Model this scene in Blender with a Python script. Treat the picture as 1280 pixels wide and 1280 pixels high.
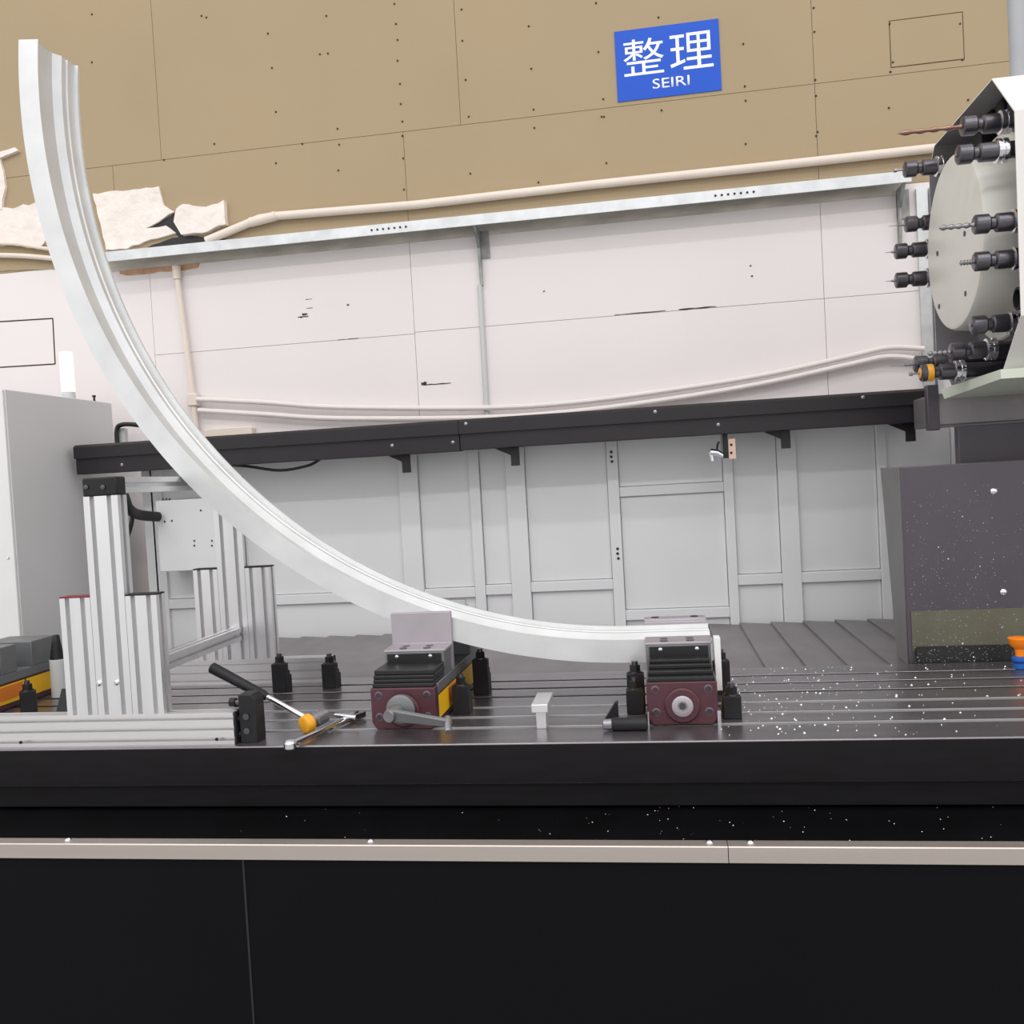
import bpy, bmesh, math, random
from mathutils import Vector, Matrix
random.seed(7)
S = bpy.context.scene
C = S.collection
for o in list(bpy.data.objects): bpy.data.objects.remove(o)

# ---------------------------------------------------------------- camera
FPX = 1150.0
CAM = Vector((0, 0, 1.45))
def _axes(yaw, pitch, roll):
    yaw, pitch, roll = map(math.radians, (yaw, pitch, roll))
    f = Vector((-math.sin(yaw), math.cos(yaw), 0)); r = Vector((math.cos(yaw), math.sin(yaw), 0)); u = Vector((0, 0, 1))
    f, u = f*math.cos(pitch)-u*math.sin(pitch), u*math.cos(pitch)+f*math.sin(pitch)
    r, u = r*math.cos(roll)+u*math.sin(roll), u*math.cos(roll)-r*math.sin(roll)
    return r, u, f
AR, AU, AF = _axes(8.7, 1.88, -3.217)
cd = bpy.data.cameras.new('camera'); cam = bpy.data.objects.new('camera', cd); C.objects.link(cam)
cd.sensor_width = 36; cd.lens = 36*FPX/1280; cd.clip_start = .05; cd.clip_end = 100
cam.matrix_world = Matrix(((AR.x, AU.x, -AF.x, CAM.x), (AR.y, AU.y, -AF.y, CAM.y), (AR.z, AU.z, -AF.z, CAM.z), (0, 0, 0, 1)))
S.camera = cam
# a photo pixel gives a direction; the distance comes from the plane the thing touches
def ray(x, y): return AR*((x-640)/FPX) - AU*((y-640)/FPX) + AF
def onz(x, y, z): v = ray(x, y); return CAM + v*((z-CAM.z)/v.z)
def ony(x, y, Y): v = ray(x, y); return CAM + v*(Y/v.y)
def onx(x, y, X): v = ray(x, y); return CAM + v*(X/v.x)

# ---------------------------------------------------------------- light
w = bpy.data.worlds.new('world'); S.world = w; w.use_nodes = True
w.node_tree.nodes['Background'].inputs[0].default_value = (1, .985, .98, 1)
w.node_tree.nodes['Background'].inputs[1].default_value = 1.2
def area(name, loc, sx, sy, power, col=(1, .98, .96), tilt=0):
    l = bpy.data.lights.new(name, 'AREA'); l.shape = 'RECTANGLE'; l.size = sx; l.size_y = sy; l.energy = power; l.color = col
    o = bpy.data.objects.new(name, l); C.objects.link(o); o.location = loc; o.rotation_euler = (math.radians(tilt), 0, 0)
    return o
area('ceiling_light_row', (-.6, -1.2, 8.5), 14, .3, 185, tilt=20)
area('ceiling_light_row', (-.6, -5.5, 8.5), 14, .3, 280, tilt=40)
S.view_settings.view_transform = 'Standard'; S.view_settings.look = 'None'
S.view_settings.exposure = 0; S.view_settings.gamma = 1; S.view_settings.use_curve_mapping = False

# ---------------------------------------------------------------- materials
def lin(c): 
    c = c/255
    return c/12.92 if c <= .04045 else ((c+.055)/1.055)**2.4
def rgb(r, g, b): return (lin(r), lin(g), lin(b), 1)
def mat(name, col, rough=.5, metal=0, var=.08, scale=8, bump=0, bscale=60, stretch=None, spec=.5, emit=None, coat=0, detail=4, trans=0):
    m = bpy.data.materials.new(name); m.use_nodes = True
    nt = m.node_tree; b = nt.nodes['Principled BSDF']
    b.inputs['Roughness'].default_value = rough; b.inputs['Metallic'].default_value = metal
    b.inputs['Specular IOR Level'].default_value = spec
    if coat: b.inputs['Coat Weight'].default_value = coat; b.inputs['Coat Roughness'].default_value = .1
    if trans: b.inputs['Transmission Weight'].default_value = trans
    c = rgb(*col)
    tc = nt.nodes.new('ShaderNodeTexCoord'); mp = nt.nodes.new('ShaderNodeMapping')
    nt.links.new(tc.outputs['Object'], mp.inputs[0])
    if stretch: mp.inputs['Scale'].default_value = stretch
    n = nt.nodes.new('ShaderNodeTexNoise'); n.inputs['Scale'].default_value = scale; n.inputs['Detail'].default_value = detail
    nt.links.new(mp.outputs[0], n.inputs['Vector'])
    r = nt.nodes.new('ShaderNodeValToRGB')
    r.color_ramp.elements[0].position = .3; r.color_ramp.elements[1].position = .7
    r.color_ramp.elements[0].color = tuple(x*(1-var) for x in c[:3])+(1,)
    r.color_ramp.elements[1].color = tuple(min(1, x*(1+var)) for x in c[:3])+(1,)
    nt.links.new(n.outputs[0], r.inputs[0]); nt.links.new(r.outputs[0], b.inputs['Base Color'])
    if bump:
        n2 = nt.nodes.new('ShaderNodeTexNoise'); n2.inputs['Scale'].default_value = bscale; n2.inputs['Detail'].default_value = 3
        nt.links.new(mp.outputs[0], n2.inputs['Vector'])
        bp = nt.nodes.new('ShaderNodeBump'); bp.inputs['Strength'].default_value = bump; bp.inputs['Distance'].default_value = .01
        nt.links.new(n2.outputs[0], bp.inputs['Height']); nt.links.new(bp.outputs[0], b.inputs['Normal'])
    if emit: b.inputs['Emission Color'].default_value = rgb(*emit[:3]); b.inputs['Emission Strength'].default_value = emit[3]
    return m
M = dict(
 brown=mat('tan_board', (166, 148, 120), .75, var=.03, scale=1.5, bump=.05, bscale=30, spec=.2),
 white=mat('white_paint', (228, 222, 222), .7, var=.015, scale=2, bump=.05, bscale=20, spec=.2),
 torn=mat('torn_plaster', (235, 226, 220), .9, var=.06, scale=14, bump=.9, bscale=22, spec=.1),
 seam=mat('board_gap', (140, 128, 110), .9, var=.2, spec=.1),
 seamd=mat('dark_mark', (66, 58, 50), .9, var=.2, spec=.1),
 patchy=mat('peeling_paint', (196, 190, 180), .7, var=.22, scale=5, stretch=(1, 1, 4), spec=.2),
 seamw=mat('grey_gap', (150, 148, 146), .9, var=.2, spec=.1),
 guard=mat('enclosure_paint', (216, 217, 219), .45, var=.02, scale=3, spec=.3),
 galv=mat('galvanised', (205, 208, 210), .42, .65, var=.1, scale=14, bump=.05),
 galvd=mat('dull_galvanised', (150, 152, 150), .6, .3, var=.3, scale=16),
 beige=mat('cream_conduit', (222, 210, 199), .5, var=.03),
 cable=mat('black_cable', (26, 26, 28), .5),
 hose=mat('clear_hose', (224, 217, 215), .35, var=.02, spec=.5),
 blackp=mat('black_beam_paint', (34, 31, 35), .42, var=.12, scale=6, spec=.4),
 blackg=mat('black_gloss', (6, 5, 7), .3, var=.3, scale=9, bump=.06, bscale=12, spec=.2),
 panel=mat('black_guard_panel', (11, 11, 15), .6, var=.06, scale=3, spec=.1),
 cast=mat('black_bed', (22, 20, 23), .55, var=.2, scale=10, stretch=(1, 1, 6), spec=.2),
 strip=mat('aluminium_strip', (196, 186, 180), .42, .85, var=.04, scale=3, stretch=(.3, 8, 8)),
 alu=mat('extruded_aluminium', (228, 228, 230), .36, .8, var=.05, scale=6, stretch=(3, 3, .4)),
 alux=mat('extruded_aluminium_long', (226, 225, 226), .36, .8, var=.05, scale=6, stretch=(.4, 3, 3)),
 arcm=mat('bent_aluminium', (214, 216, 217), .36, .4, var=.07, scale=9, detail=6, bump=.02, bscale=30),
 table=mat('steel_table', (142, 138, 142), .27, .85, var=.16, scale=7, stretch=(.35, 3, 3), detail=7),
 cover=mat('telescopic_steel_cover', (140, 136, 139), .45, .6, var=.12, scale=9, stretch=(1, .5, 1)),
 maroon=mat('maroon_paint', (78, 44, 52), .42, var=.15, scale=20, spec=.4),
 steel=mat('machined_steel', (150, 150, 154), .35, .85, var=.1, scale=20),
 jaw=mat('ground_jaw', (176, 170, 176), .5, .6, var=.05, scale=12),
 jawd=mat('vise_side_steel', (120, 122, 124), .5, .5, var=.12, scale=12),
 chrome=mat('chrome', (226, 226, 232), .12, 1, var=.02),
 dsteel=mat('dark_tool_steel', (98, 96, 102), .28, .85, var=.15, scale=25),
 black=mat('black_oxide', (32, 31, 34), .5, .2, var=.2, scale=20, spec=.4),
 bellow=mat('black_slide_cover', (30, 31, 31), .38, var=.15, spec=.4),
 yellow=mat('yellow_label', (238, 186, 20), .45, var=.08),
 orange=mat('orange_print', (214, 118, 30), .5, var=.1),
 amber=mat('amber_plastic', (226, 160, 22), .3, var=.1, scale=20, spec=.6),
 lgrey=mat('light_grey_sheet', (196, 198, 198), .45, var=.02, spec=.3),
 cab=mat('grey_cabinet_paint', (204, 204, 205), .5, var=.02, scale=2, spec=.3),
 cabe=mat('pale_cabinet_edge', (226, 226, 226), .5, var=.02, spec=.3),
 hood=mat('white_hood_paint', (222, 220, 217), .4, var=.01, spec=.4),
 hoodin=mat('hood_shade_and_plate', (136, 134, 138), .4, .2, var=.1),  # shade inside the hood put into the colour; back plate shares it
 drum=mat('pale_drum_paint', (214, 212, 205), .4, var=.02, spec=.4),
 green=mat('pale_green_tray', (205, 212, 198), .45, var=.04),
 dguard=mat('charcoal_guard_sheet', (84, 80, 86), .42, .35, var=.1, scale=5, stretch=(1, 1, .5), spec=.4),
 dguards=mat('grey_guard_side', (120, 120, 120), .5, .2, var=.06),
 bronze=mat('bronze_drill', (150, 118, 104), .3, .9, var=.15, scale=40),
 blue=mat('blue_sign', (20, 82, 196), .45, var=.02, spec=.3),
 signw=mat('white_letters', (244, 246, 250), .5, var=.01, spec=.2),
 nzo=mat('orange_nozzle', (255, 138, 12), .4, var=.03), nzb=mat('blue_nozzle', (32, 92, 170), .4, var=.03),
 rose=mat('copper_plate', (214, 186, 170), .35, .5, var=.05),
 lamp=mat('lit_lamp', (255, 250, 235), .4, var=.01, emit=(255, 238, 196, 1.3)),
 chip=mat('aluminium_chip', (235, 235, 235), .3, .7, var=.05),
 floor=mat('workshop_floor', (165, 166, 164), .5, var=.08, scale=2, spec=.3),
 postg=mat('grey_post_paint', (160, 162, 166), .4, var=.04),
 edge=mat('lit_slot_wall_tone', (225, 225, 228), .3, .6, var=.08, scale=6, stretch=(.5, 1, 1)),  # brightness of lit slot walls put into the colour
 olive=mat('olive_band_grey', (98, 96, 82), .4, .2, var=.1, scale=10),
 wood=mat('raw_board_edge', (190, 150, 118), .8, var=.2, scale=20),
 dred=mat('dark_red_cap', (120, 40, 48), .5),
)

# ---------------------------------------------------------------- mesh helpers
class B:
    def __init__(s): s.bm = bmesh.new()
    def faces(s, vs, fs):
        v = [s.bm.verts.new(p) for p in vs]
        for f in fs:
            try: s.bm.faces.new([v[i] for i in f])
            except ValueError: pass
        return s
    def box(s, x0, x1, y0, y1, z0, z1):
        return s.faces([(x, y, z) for z in (z0, z1) for y in (y0, y1) for x in (x0, x1)],
            [(0, 2, 3, 1), (4, 5, 7, 6), (0, 1, 5, 4), (2, 6, 7, 3), (0, 4, 6, 2), (1, 3, 7, 5)])
    def prism(s, poly, axis, a, b):
        # poly in the two other axes (cyclic order kept), extruded along axis
        def P(p, t): return {'x': (t, p[0], p[1]), 'y': (p[0], t, p[1]), 'z': (p[0], p[1], t)}[axis]
        n = len(poly)
        return s.faces([P(p, a) for p in poly]+[P(p, b) for p in poly],
            [tuple(range(n)), tuple(range(2*n-1, n-1, -1))]+[(i, i+n, (i+1) % n+n, (i+1) % n) for i in range(n)])
    def cyl(s, p0, p1, r0, r1=None, n=20):
        r1 = r0 if r1 is None else r1
        p0, p1 = Vector(p0), Vector(p1); d = (p1-p0).normalized()
        u = d.orthogonal().normalized(); v = d.cross(u)
        vs = [p+(u*math.cos(t)+v*math.sin(t))*r for p, r in ((p0, r0), (p1, r1)) for t in [2*math.pi*i/n for i in range(n)]]
        return s.faces(vs, [tuple(range(n-1, -1, -1)), tuple(range(n, 2*n))]+[(i, (i+1) % n, (i+1) % n+n, i+n) for i in range(n)])
    def lathe(s, p0, d, prof, n=24):
        # prof: (t along d, radius)
        p0, d = Vector(p0), Vector(d).normalized(); u = d.orthogonal().normalized(); v = d.cross(u)
        vs = [p0+d*t+(u*math.cos(2*math.pi*i/n)+v*math.sin(2*math.pi*i/n))*r for t, r in prof for i in range(n)]
        k = len(prof)
        fs = [(j*n+i, j*n+(i+1) % n, (j+1)*n+(i+1) % n, (j+1)*n+i) for j in range(k-1) for i in range(n)]
        return s.faces(vs, fs+[tuple(range(n-1, -1, -1)), tuple(range((k-1)*n, k*n))])
    def tube(s, pts, r, n=10):
        pts = [Vector(p) for p in pts]; k = len(pts); vs = []
        u = None
        for i, p in enumerate(pts):
            d = (pts[min(i+1, k-1)]-pts[max(i-1, 0)]).normalized()
            u = d.orthogonal().normalized() if u is None else (u-d*u.dot(d)).normalized()
            v = d.cross(u); rr = r[i] if isinstance(r, (list, tuple)) else r
            vs += [p+(u*math.cos(2*math.pi*j/n)+v*math.sin(2*math.pi*j/n))*rr for j in range(n)]
        fs = [(i*n+j, i*n+(j+1) % n, (i+1)*n+(j+1) % n, (i+1)*n+j) for i in range(k-1) for j in range(n)]
        return s.faces(vs, fs+[tuple(range(n-1, -1, -1)), tuple(range((k-1)*n, k*n))])
    def build(s, name, m, parent=None, bevel=0, smooth=True, off=None):
        bm = s.bm
        bmesh.ops.recalc_face_normals(bm, faces=bm.faces)
        if off is not None: bmesh.ops.translate(bm, verts=bm.verts, vec=-Vector(off))
        me = bpy.data.meshes.new(name); bm.to_mesh(me); bm.free()
        if smooth:
            me.polygons.foreach_set('use_smooth', [True]*len(me.polygons))
            me.set_sharp_from_angle(angle=math.radians(35))
        me.materials.append(M[m] if isinstance(m, str) else m)
        o = bpy.data.objects.new(name, me); C.objects.link(o)
        if parent is not None: o.parent = parent
        if bevel:
            b = o.modifiers.new('bevel', 'BEVEL'); b.width = bevel; b.segments = 2; b.limit_method = 'ANGLE'; b.angle_limit = math.radians(40)
        return o
def spline(pts, n=8):
    pts = [Vector(p) for p in pts]; q = [pts[0]]+pts+[pts[-1]]; out = []
    for i in range(1, len(q)-2):
        a, b, c, d = q[i-1:i+3]
        for k in range(n):
            t = k/n
            out.append(.5*((2*b)+(c-a)*t+(2*a-5*b+4*c-d)*t*t+(3*b-a-3*c+d)*t**3))
    return out+[pts[-1]]
def thing(name, label, cat, loc=(0, 0, 0), rz=0, group=None):
    o = bpy.data.objects.new(name, None); C.objects.link(o); o.location = loc; o.rotation_euler = (0, 0, rz); o.empty_display_size = .05
    return tag(o, label, cat, group)
def tag(o, label, cat, group=None):
    o['label'] = label; o['category'] = cat
    if group: o['group'] = group
    return o
def struct(o, label=None): 
    o['kind'] = 'structure'
    if label: o['label'] = label
    return o
def stuff(o): o['kind'] = 'stuff'; return o
def dup(root, loc, label=None, rz=None):
    r = root.copy(); C.objects.link(r); r.location = loc
    if rz is not None: r.rotation_euler = (0, 0, rz)
    if label: r['label'] = label
    for ch in list(root.children):
        c = ch.copy(); C.objects.link(c); c.parent = r
        for g in ch.children:
            d = g.copy(); C.objects.link(d); d.parent = c
    return r
def origin_to(o, loc):
    o.data.transform(Matrix.Translation(-Vector(loc))); o.location = loc; return o

# ---------------------------------------------------------------- room shell
TZ = .85              # table top height
YW = 4.10             # building wall
YE = 3.75             # machine rear enclosure
ZB = 2.60             # where white paint meets tan boards
struct(B().box(-16, 16, -16, YW+.1, -.05, 0).build('floor', 'floor'))
wall = struct(B().box(-4.2, 3.2, YW+.006, YW+.12, 0, 5.0).build('wall_back', 'seam'), 'tall workshop wall of tan boards above white painted boards')
G = .0010
def board(name, x0, x1, z0, z1, m, y=YW):
    return B().box(x0+G, x1-G, y, y+.02, z0+G, z1-G).build(name, m, wall)
# tan boards: seams read from the photo
zs = ony(450, 171, YW).z
xa, xb, xc = ony(500, 100, YW).x, ony(571, 70, YW).x, ony(1018, 100, YW).x
zs2 = zs
hx0, hx1 = ony(1112, 55, YW).x, ony(1205, 50, YW).x; hz0, hz1 = ony(1158, 80, YW).z, ony(1158, 20, YW).z
for x0, x1 in ((-4.2, -2.45), (-2.45, xa), (xa, xc), (xc, 3.2)):
    board('tan_board', x0, x1, ZB, zs if x1 <= xa+.01 else zs2, 'brown')
for x0, x1 in ((-4.2, -2.2), (-2.2, xb), (xb, xc)):
    board('tan_board', x0, x1, zs if x1 <= xb else zs2, 5.0, 'brown')
for r in ((xc, hx0, zs2, 5.0), (hx1, 3.2, zs2, 5.0), (hx0, hx1, zs2, hz0), (hx0, hx1, hz1, 5.0)):
    o = B().box(r[0]+(G if r[0] == xc else 0), r[1], YW, YW+.02, r[2]+(G if r[2] == zs2 else 0), r[3]).build('tan_board', 'brown', wall)
B().box(hx0+.004, hx1-.004, YW-.001, YW+.02, hz0+.004, hz1-.004).build('access_hatch', 'brown', wall)
# white boards
xw1, xw2 = ony(515, 360, YW).x, ony(1027, 300, YW).x
zw1, zw2 = ony(400, 427, YW).z, ony(850, 388, YW).z
xw3 = ony(601, 430, YW).x
for r in ((-4.2, -2.3, 0, ZB), (-2.3, xw1, zw1, ZB), (xw1, xw2, zw2, ZB), (xw2, 3.2, zw2, ZB), (-2.3, xw3, 0, zw1), (xw3, xw2, 0, zw2), (xw2, 3.2, 0, zw2)):
    if r[1] == xw3: r = (r[0], xw1, r[2], r[3])
    board('white_board', *r, 'white')
board('white_board', xw1, xw3, 0, zw2, 'white')
G = .003
# screw heads on the tan boards
b = B()
for px in ((115, 18), (258, 22), (335, 42), (252, 20), (115, 78), (268, 180), (345, 140), (340, 85), (205, 200), (400, 68), (408, 20), (410, 67), (493, 5), (495, 30), (497, 76), (497, 50), (500, 105), (501, 130), (503, 152), (503, 170), (504, 198), (505, 237), (422, 161), (424, 181), (423, 213), (577, 12), (578, 51), (582, 100), (586, 146), (588, 217), (661, 33), (664, 86), (667, 137), (668, 160), (673, 228), (748, 65), (754, 124), (755, 146), (758, 204), (745, 4), (929, 55), (931, 108), (932, 126), (932, 180), (752, 146), (827, 138), (1017, 10), (1018, 40), (1019, 100), (1020, 120), (1022, 165), (1020, 170), (1111, 135), (1113, 90), (1116, 78), (1200, 30), (1203, 75), (1112, 30), (1210, 125), (345, 204), (378, 180), (823, 22)):
    p = ony(*px, YW); b.cyl((p.x, YW+.002, p.z), (p.x, YW-.003, p.z), .0042, n=8)
stuff(b.build('screw_heads', 'seamd', wall))
# scuffs and breaks in the white boards: short dark gouges cut as thin flakes
b = B()
for px, py, L, h in ((379, 396, .05, .010), (381, 393, .025, .012), (530, 479, .025, .02), (546, 480, .13, .006), (592, 512, .13, .005), (387, 385, .03, .003), (386, 374, .03, .003), (435, 424, .1, .004), (680, 364, .008, .01), (435, 381, .01, .012), (940, 345, .008, .008), (938, 332, .008, .008), (800, 391, .22, .004), (872, 385, .16, .006)):
    p = ony(px, py, YW); n = 7
    top = [(p.x-L/2+L*i/n, p.z+h*random.uniform(.1, .55)) for i in range(n+1)]; bot = [(x, p.z-h*random.uniform(.1, .55)) for x, z in reversed(top)]
    b.prism(top+bot, 'y', YW-.0015, YW+.004)
stuff(b.build('gouge_marks', 'cable', wall))
# trim at the right end of the white wall
p0 = ony(1152, 235, YW-.02); p1 = ony(1157, 485, YW-.02)
t = B(); t.box(p0.x-.022, p0.x+.022, YW-.02, YW, 1.2, p0.z); t.box(p0.x+.03, p0.x+.05, YW-.035, YW, 1.2, p0.z)
struct(t.build('trim_1', 'galv'))

# ---------------------------------------------------------------- things on the wall
# ledge rail
zr = 2.575
p = thing('ledge_rail', 'long galvanised angle rail running along the top of the white wall', 'rail', (-.6, YW, zr))
xl, xr = ony(118, 322, YW-.1).x, ony(1138, 222, YW-.1).x
B().box(xl, xr, YW-.115, YW-.108, zr, zr+.045).build('front_lip', 'galv', p, off=p.location)
B().box(xl, xr, YW-.108, YW, zr+.038, zr+.045).build('top_flange', 'galv', p, off=p.location)
B().box(xl, xr, YW-.006, YW+.002, zr-.018, zr+.038).build('wall_leg', 'patchy', p, off=p.location)
for cx in (486, 918):
    b = B(); c0 = ony(cx, 287 if cx < 600 else 240, YW-.115)
    for i in range(7):
        b.cyl((c0.x+(i-3)*.026, YW-.114, zr+.022), (c0.x+(i-3)*.026, YW-.117, zr+.022), .005, n=8)
    stuff(b.build('hole_row', 'seamd', p, off=p.location))
for px in (592, 1130):
    q = ony(px, 285, YW-.1)
    b = B().prism([(YW-.11, zr), (YW, zr), (YW, zr-.24), (YW-.02, zr-.24), (YW-.035, zr-.08)], 'x', q.x, q.x+.012)
    b.box(q.x, q.x+.05, YW-.008, YW, zr-.12, zr).build('gusset_bracket', 'galvd', p, off=p.location)
# strut line going down from the bracket
q = ony(600, 360, YW-.01); q2 = ony(606, 520, YW-.01)
tag(origin_to(B().tube([(q.x, YW-.011, zr-.238), (q.x, YW-.011, 1.5)], .011).build('wall_conduit', 'lgrey'), (q.x, YW, 1.5)), 'thin grey conduit running down the white wall below the gusset bracket', 'conduit')
# cream pipe
PY = YW-.025
pts = [ony(258, 301, PY), ony(325, 273, PY), ony(345, 270, PY), ony(520, 256, PY), ony(740, 231, PY), ony(960, 208, PY), ony(1180, 184, PY)]
for q in pts: q.y = PY
b = B().tube(pts, .019, 14)
o = thing('cream_pipe', 'long cream plastic pipe bent at one end, running above the ledge rail', 'pipe', pts[0])
b.build('pipe_run', 'beige', o, off=pts[0])
b = B()
for a, c in ((1, 2),): b.cyl(pts[a]-(pts[a]-pts[a-1]).normalized()*.05, pts[a]+(pts[c]-pts[a])*1, .022)
b.build('elbow_sleeve', 'beige', o, off=pts[0])
# slanting conduit
c0, c1 = ony(221, 341, YW-.025), ony(246, 545, YW-.025)
o = thing('slanted_conduit', 'slim cream conduit slanting down the white wall beside the bent profile', 'conduit', c1)
mid = ony(242, 500, YW-.025)
B().tube([c0, mid, c1], .013).build('conduit_tube', 'beige', o, off=c1)
B().cyl(c0+Vector((0, 0, .03)), c0-Vector((0, 0, .03)), .019).build('top_socket', 'beige', o, off=c1)
B().box(mid.x-.025, mid.x+.025, YW-.045, YW, mid.z-.03, mid.z+.03).build('tee_joint', 'beige', o, off=c1, bevel=.006)
# drooping clear hoses
HY = YW-.034
for lab, L in (('upper of two pale hoses sagging along the white wall', [(246, 499), (330, 503), (420, 509), (600, 510), (720, 503), (850, 486), (960, 468), (1060, 446), (1110, 435), (1155, 436)]),
               ('lower of two pale hoses sagging along the white wall', [(248, 513), (330, 518), (420, 523), (600, 522), (720, 514), (850, 497), (960, 478), (1060, 456), (1110, 446), (1155, 450)])):
    pp = [ony(x, y, HY) for x, y in L]
    for q in pp: q.y = HY
    o = B().tube(spline(pp, 6), .012, 10).build('wall_hose', 'hose'); origin_to(o, pp[0]); tag(o, lab, 'hose')
# junction box
q0, q1 = ony(258, 552, YW-.05), ony(314, 534, YW-.05)
o = thing('junction_box', 'small cream junction box on the white wall just above the black beam', 'junction box', ((q0.x+q1.x)/2, YW, q0.z-.06))
B().box(q0.x, q1.x, YW-.05, YW, q0.z-.06, q1.z).build('box_body', 'beige', o, off=o.location, bevel=.004)
B().box(q0.x-.004, q1.x+.004, YW-.058, YW-.05, q0.z-.064, q1.z+.004).build('box_lid', 'beige', o, off=o.location, bevel=.003)
# torn white plaster pieces
def torn(name, poly, th, label, m='torn', jag=.012):
    P = [ony(x, y, YW) for x, y in poly]; out = []
    for i, a in enumerate(P):
        c = P[(i+1) % len(P)]; k = max(2, int((c-a).length/.03))
        for j in range(k):
            t = j/k; q = a.lerp(c, t); out.append((q.x+random.uniform(-jag, jag)*.6, q.z+random.uniform(-jag, jag)))
    b = B().prism(out, 'y', YW-th, YW+.003)
    o = b.build(name, m, smooth=False); cen = sum((Vector((x, YW, z)) for x, z in out), Vector())/len(out); origin_to(o, cen)
    if label: tag(o, label, 'plaster')
    return o
torn('torn_plaster', [(118, 243), (200, 235), (206, 257), (220, 265), (200, 278), (184, 287), (209, 283), (221, 292), (206, 297), (190, 301), (160, 311), (135, 313)], .014, 'white torn plaster flap stuck over tan boards beside the bent profile', jag=.004)
torn('torn_plaster', [(224, 263), (232, 256), (262, 262), (284, 253), (285, 282), (256, 293), (231, 296), (221, 279)], .03, 'ragged pale plaster lump above the end of the ledge rail', jag=.005)
torn('torn_plaster', [(-60, 265), (60, 256), (62, 300), (50, 311), (-60, 302)], .012, 'long white plaster strip left of the bent profile on tan boards')
torn('torn_plaster', [(-60, 195), (3, 190), (6, 215), (9, 232), (4, 260), (-60, 262)], .016, 'ragged plaster scrap standing above the long white strip')
torn('torn_plaster', [(-30, 196), (5, 192), (22, 186), (25, 190), (8, 198), (-30, 204)], .02, 'narrow sliver of plaster sticking out over the tan boards', jag=.004)
torn('split_gap', [(184, 309), (215, 298), (232, 295), (262, 297), (284, 300), (255, 306), (218, 309)], .004, 'black split under the ragged plaster lump at the rail end', 'cable', .003)
torn('split_gap', [(185, 287), (200, 278.6), (220, 266), (223, 267), (220, 279), (229, 295.5), (224, 296), (209, 282.4)], .004, 'thin black crack across the white torn plaster', 'cable', .001)
for lab, L, r in (('upper cream cord lying along the white plaster strip', [(-10, 304), (20, 305), (45, 309), (74, 313)], .009), ('lower cream cord under the white plaster strip', [(-10, 319), (30, 320), (75, 324)], .012)):
    pp = [ony(x, y, YW-.012-r) for x, y in L]; o = B().tube(spline(pp, 4), r).build('loose_cable', 'beige'); origin_to(o, pp[0]); tag(o, lab, 'cord')
torn('bare_wall_band', [(-60, 322), (66, 322), (70, 336), (-60, 341)], .004, 'bare tan band of wall below the cream cords', 'brown', .003)
torn('broken_board_edge', [(150, 338), (200, 333), (250, 330), (246, 335), (200, 340), (175, 344), (150, 343)], .004, 'splintered raw board edge under the rail end', 'wood', .004)
# panel outline at far left of white wall
b = B()
A = [ony(*q, YW) for q in ((-30, 404), (66, 398), (69, 455), (-30, 461))]
for i in range(3):
    a, c = A[i], A[i+1]; d = (c-a).normalized(); n = Vector((-d.z, 0, d.x))*.003
    b.prism([((a-n).x, (a-n).z), ((c-n).x, (c-n).z), ((c+n).x, (c+n).z), ((a+n).x, (a+n).z)], 'y', YW-.001, YW+.004)
b.build('patch_outline', 'seamd', wall)

# sign
q = [ony(*v, YW) for v in ((768, 40), (898, 24), (902, 113), (772, 128))]
sx0, sx1 = (q[0].x+q[3].x)/2, (q[1].x+q[2].x)/2; sz1, sz0 = (q[0].z+q[1].z)/2, (q[2].z+q[3].z)/2
sg = thing('wall_sign', 'blue rectangular wall sign with white Chinese characters on tan boards', 'sign', ((sx0+sx1)/2, YW, sz0))
B().box(sx0, sx1, YW-.004, YW, sz0, sz1).build('sign_plate', 'blue', sg, off=sg.location)
def text(body, name, x0, x1, z0, z1, y, weight=0):
    cu = bpy.data.curves.new(name, 'FONT'); cu.body = body; cu.extrude = .0; cu.offset = weight; cu.resolution_u = 4
    o = bpy.data.objects.new(name, cu); C.objects.link(o)
    dg = bpy.context.evaluated_depsgraph_get(); me = bpy.data.meshes.new_from_object(o.evaluated_get(dg))
    bpy.data.objects.remove(o)
    xs = [v.co.x for v in me.vertices]; ys = [v.co.y for v in me.vertices]
    ax, bx, ay, by = min(xs), max(xs), min(ys), max(ys)
    for v in me.vertices:
        v.co = Vector((x0+(v.co.x-ax)/(bx-ax)*(x1-x0), y, z0+(v.co.y-ay)/(by-ay)*(z1-z0)))
    bm = bmesh.new(); bm.from_mesh(me)
    r = bmesh.ops.extrude_face_region(bm, geom=bm.faces[:])
    bmesh.ops.translate(bm, verts=[v for v in r['geom'] if isinstance(v, bmesh.types.BMVert)], vec=(0, -.0008, 0))
    me.clear_geometry()
    bb = B(); bb.bm.free(); bb.bm = bm
    return bb
W_ = sx1-sx0; H_ = sz1-sz0
for ch, a, c in (('\u6574', .075, .465), ('\u7406', .525, .935)):
    text(ch, 'character', sx0+W_*a, sx0+W_*c, sz0+H_*.345, sz0+H_*.855, YW-.0035, 0).build('character', 'signw', sg, off=sg.location, smooth=False)
text('SEIRI', 'sign_lettering', sx0+W_*.345, sx0+W_*.70, sz0+H_*.125, sz0+H_*.265, YW-.0035, .004).build('lettering', 'signw', sg, off=sg.location, smooth=False)

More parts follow.
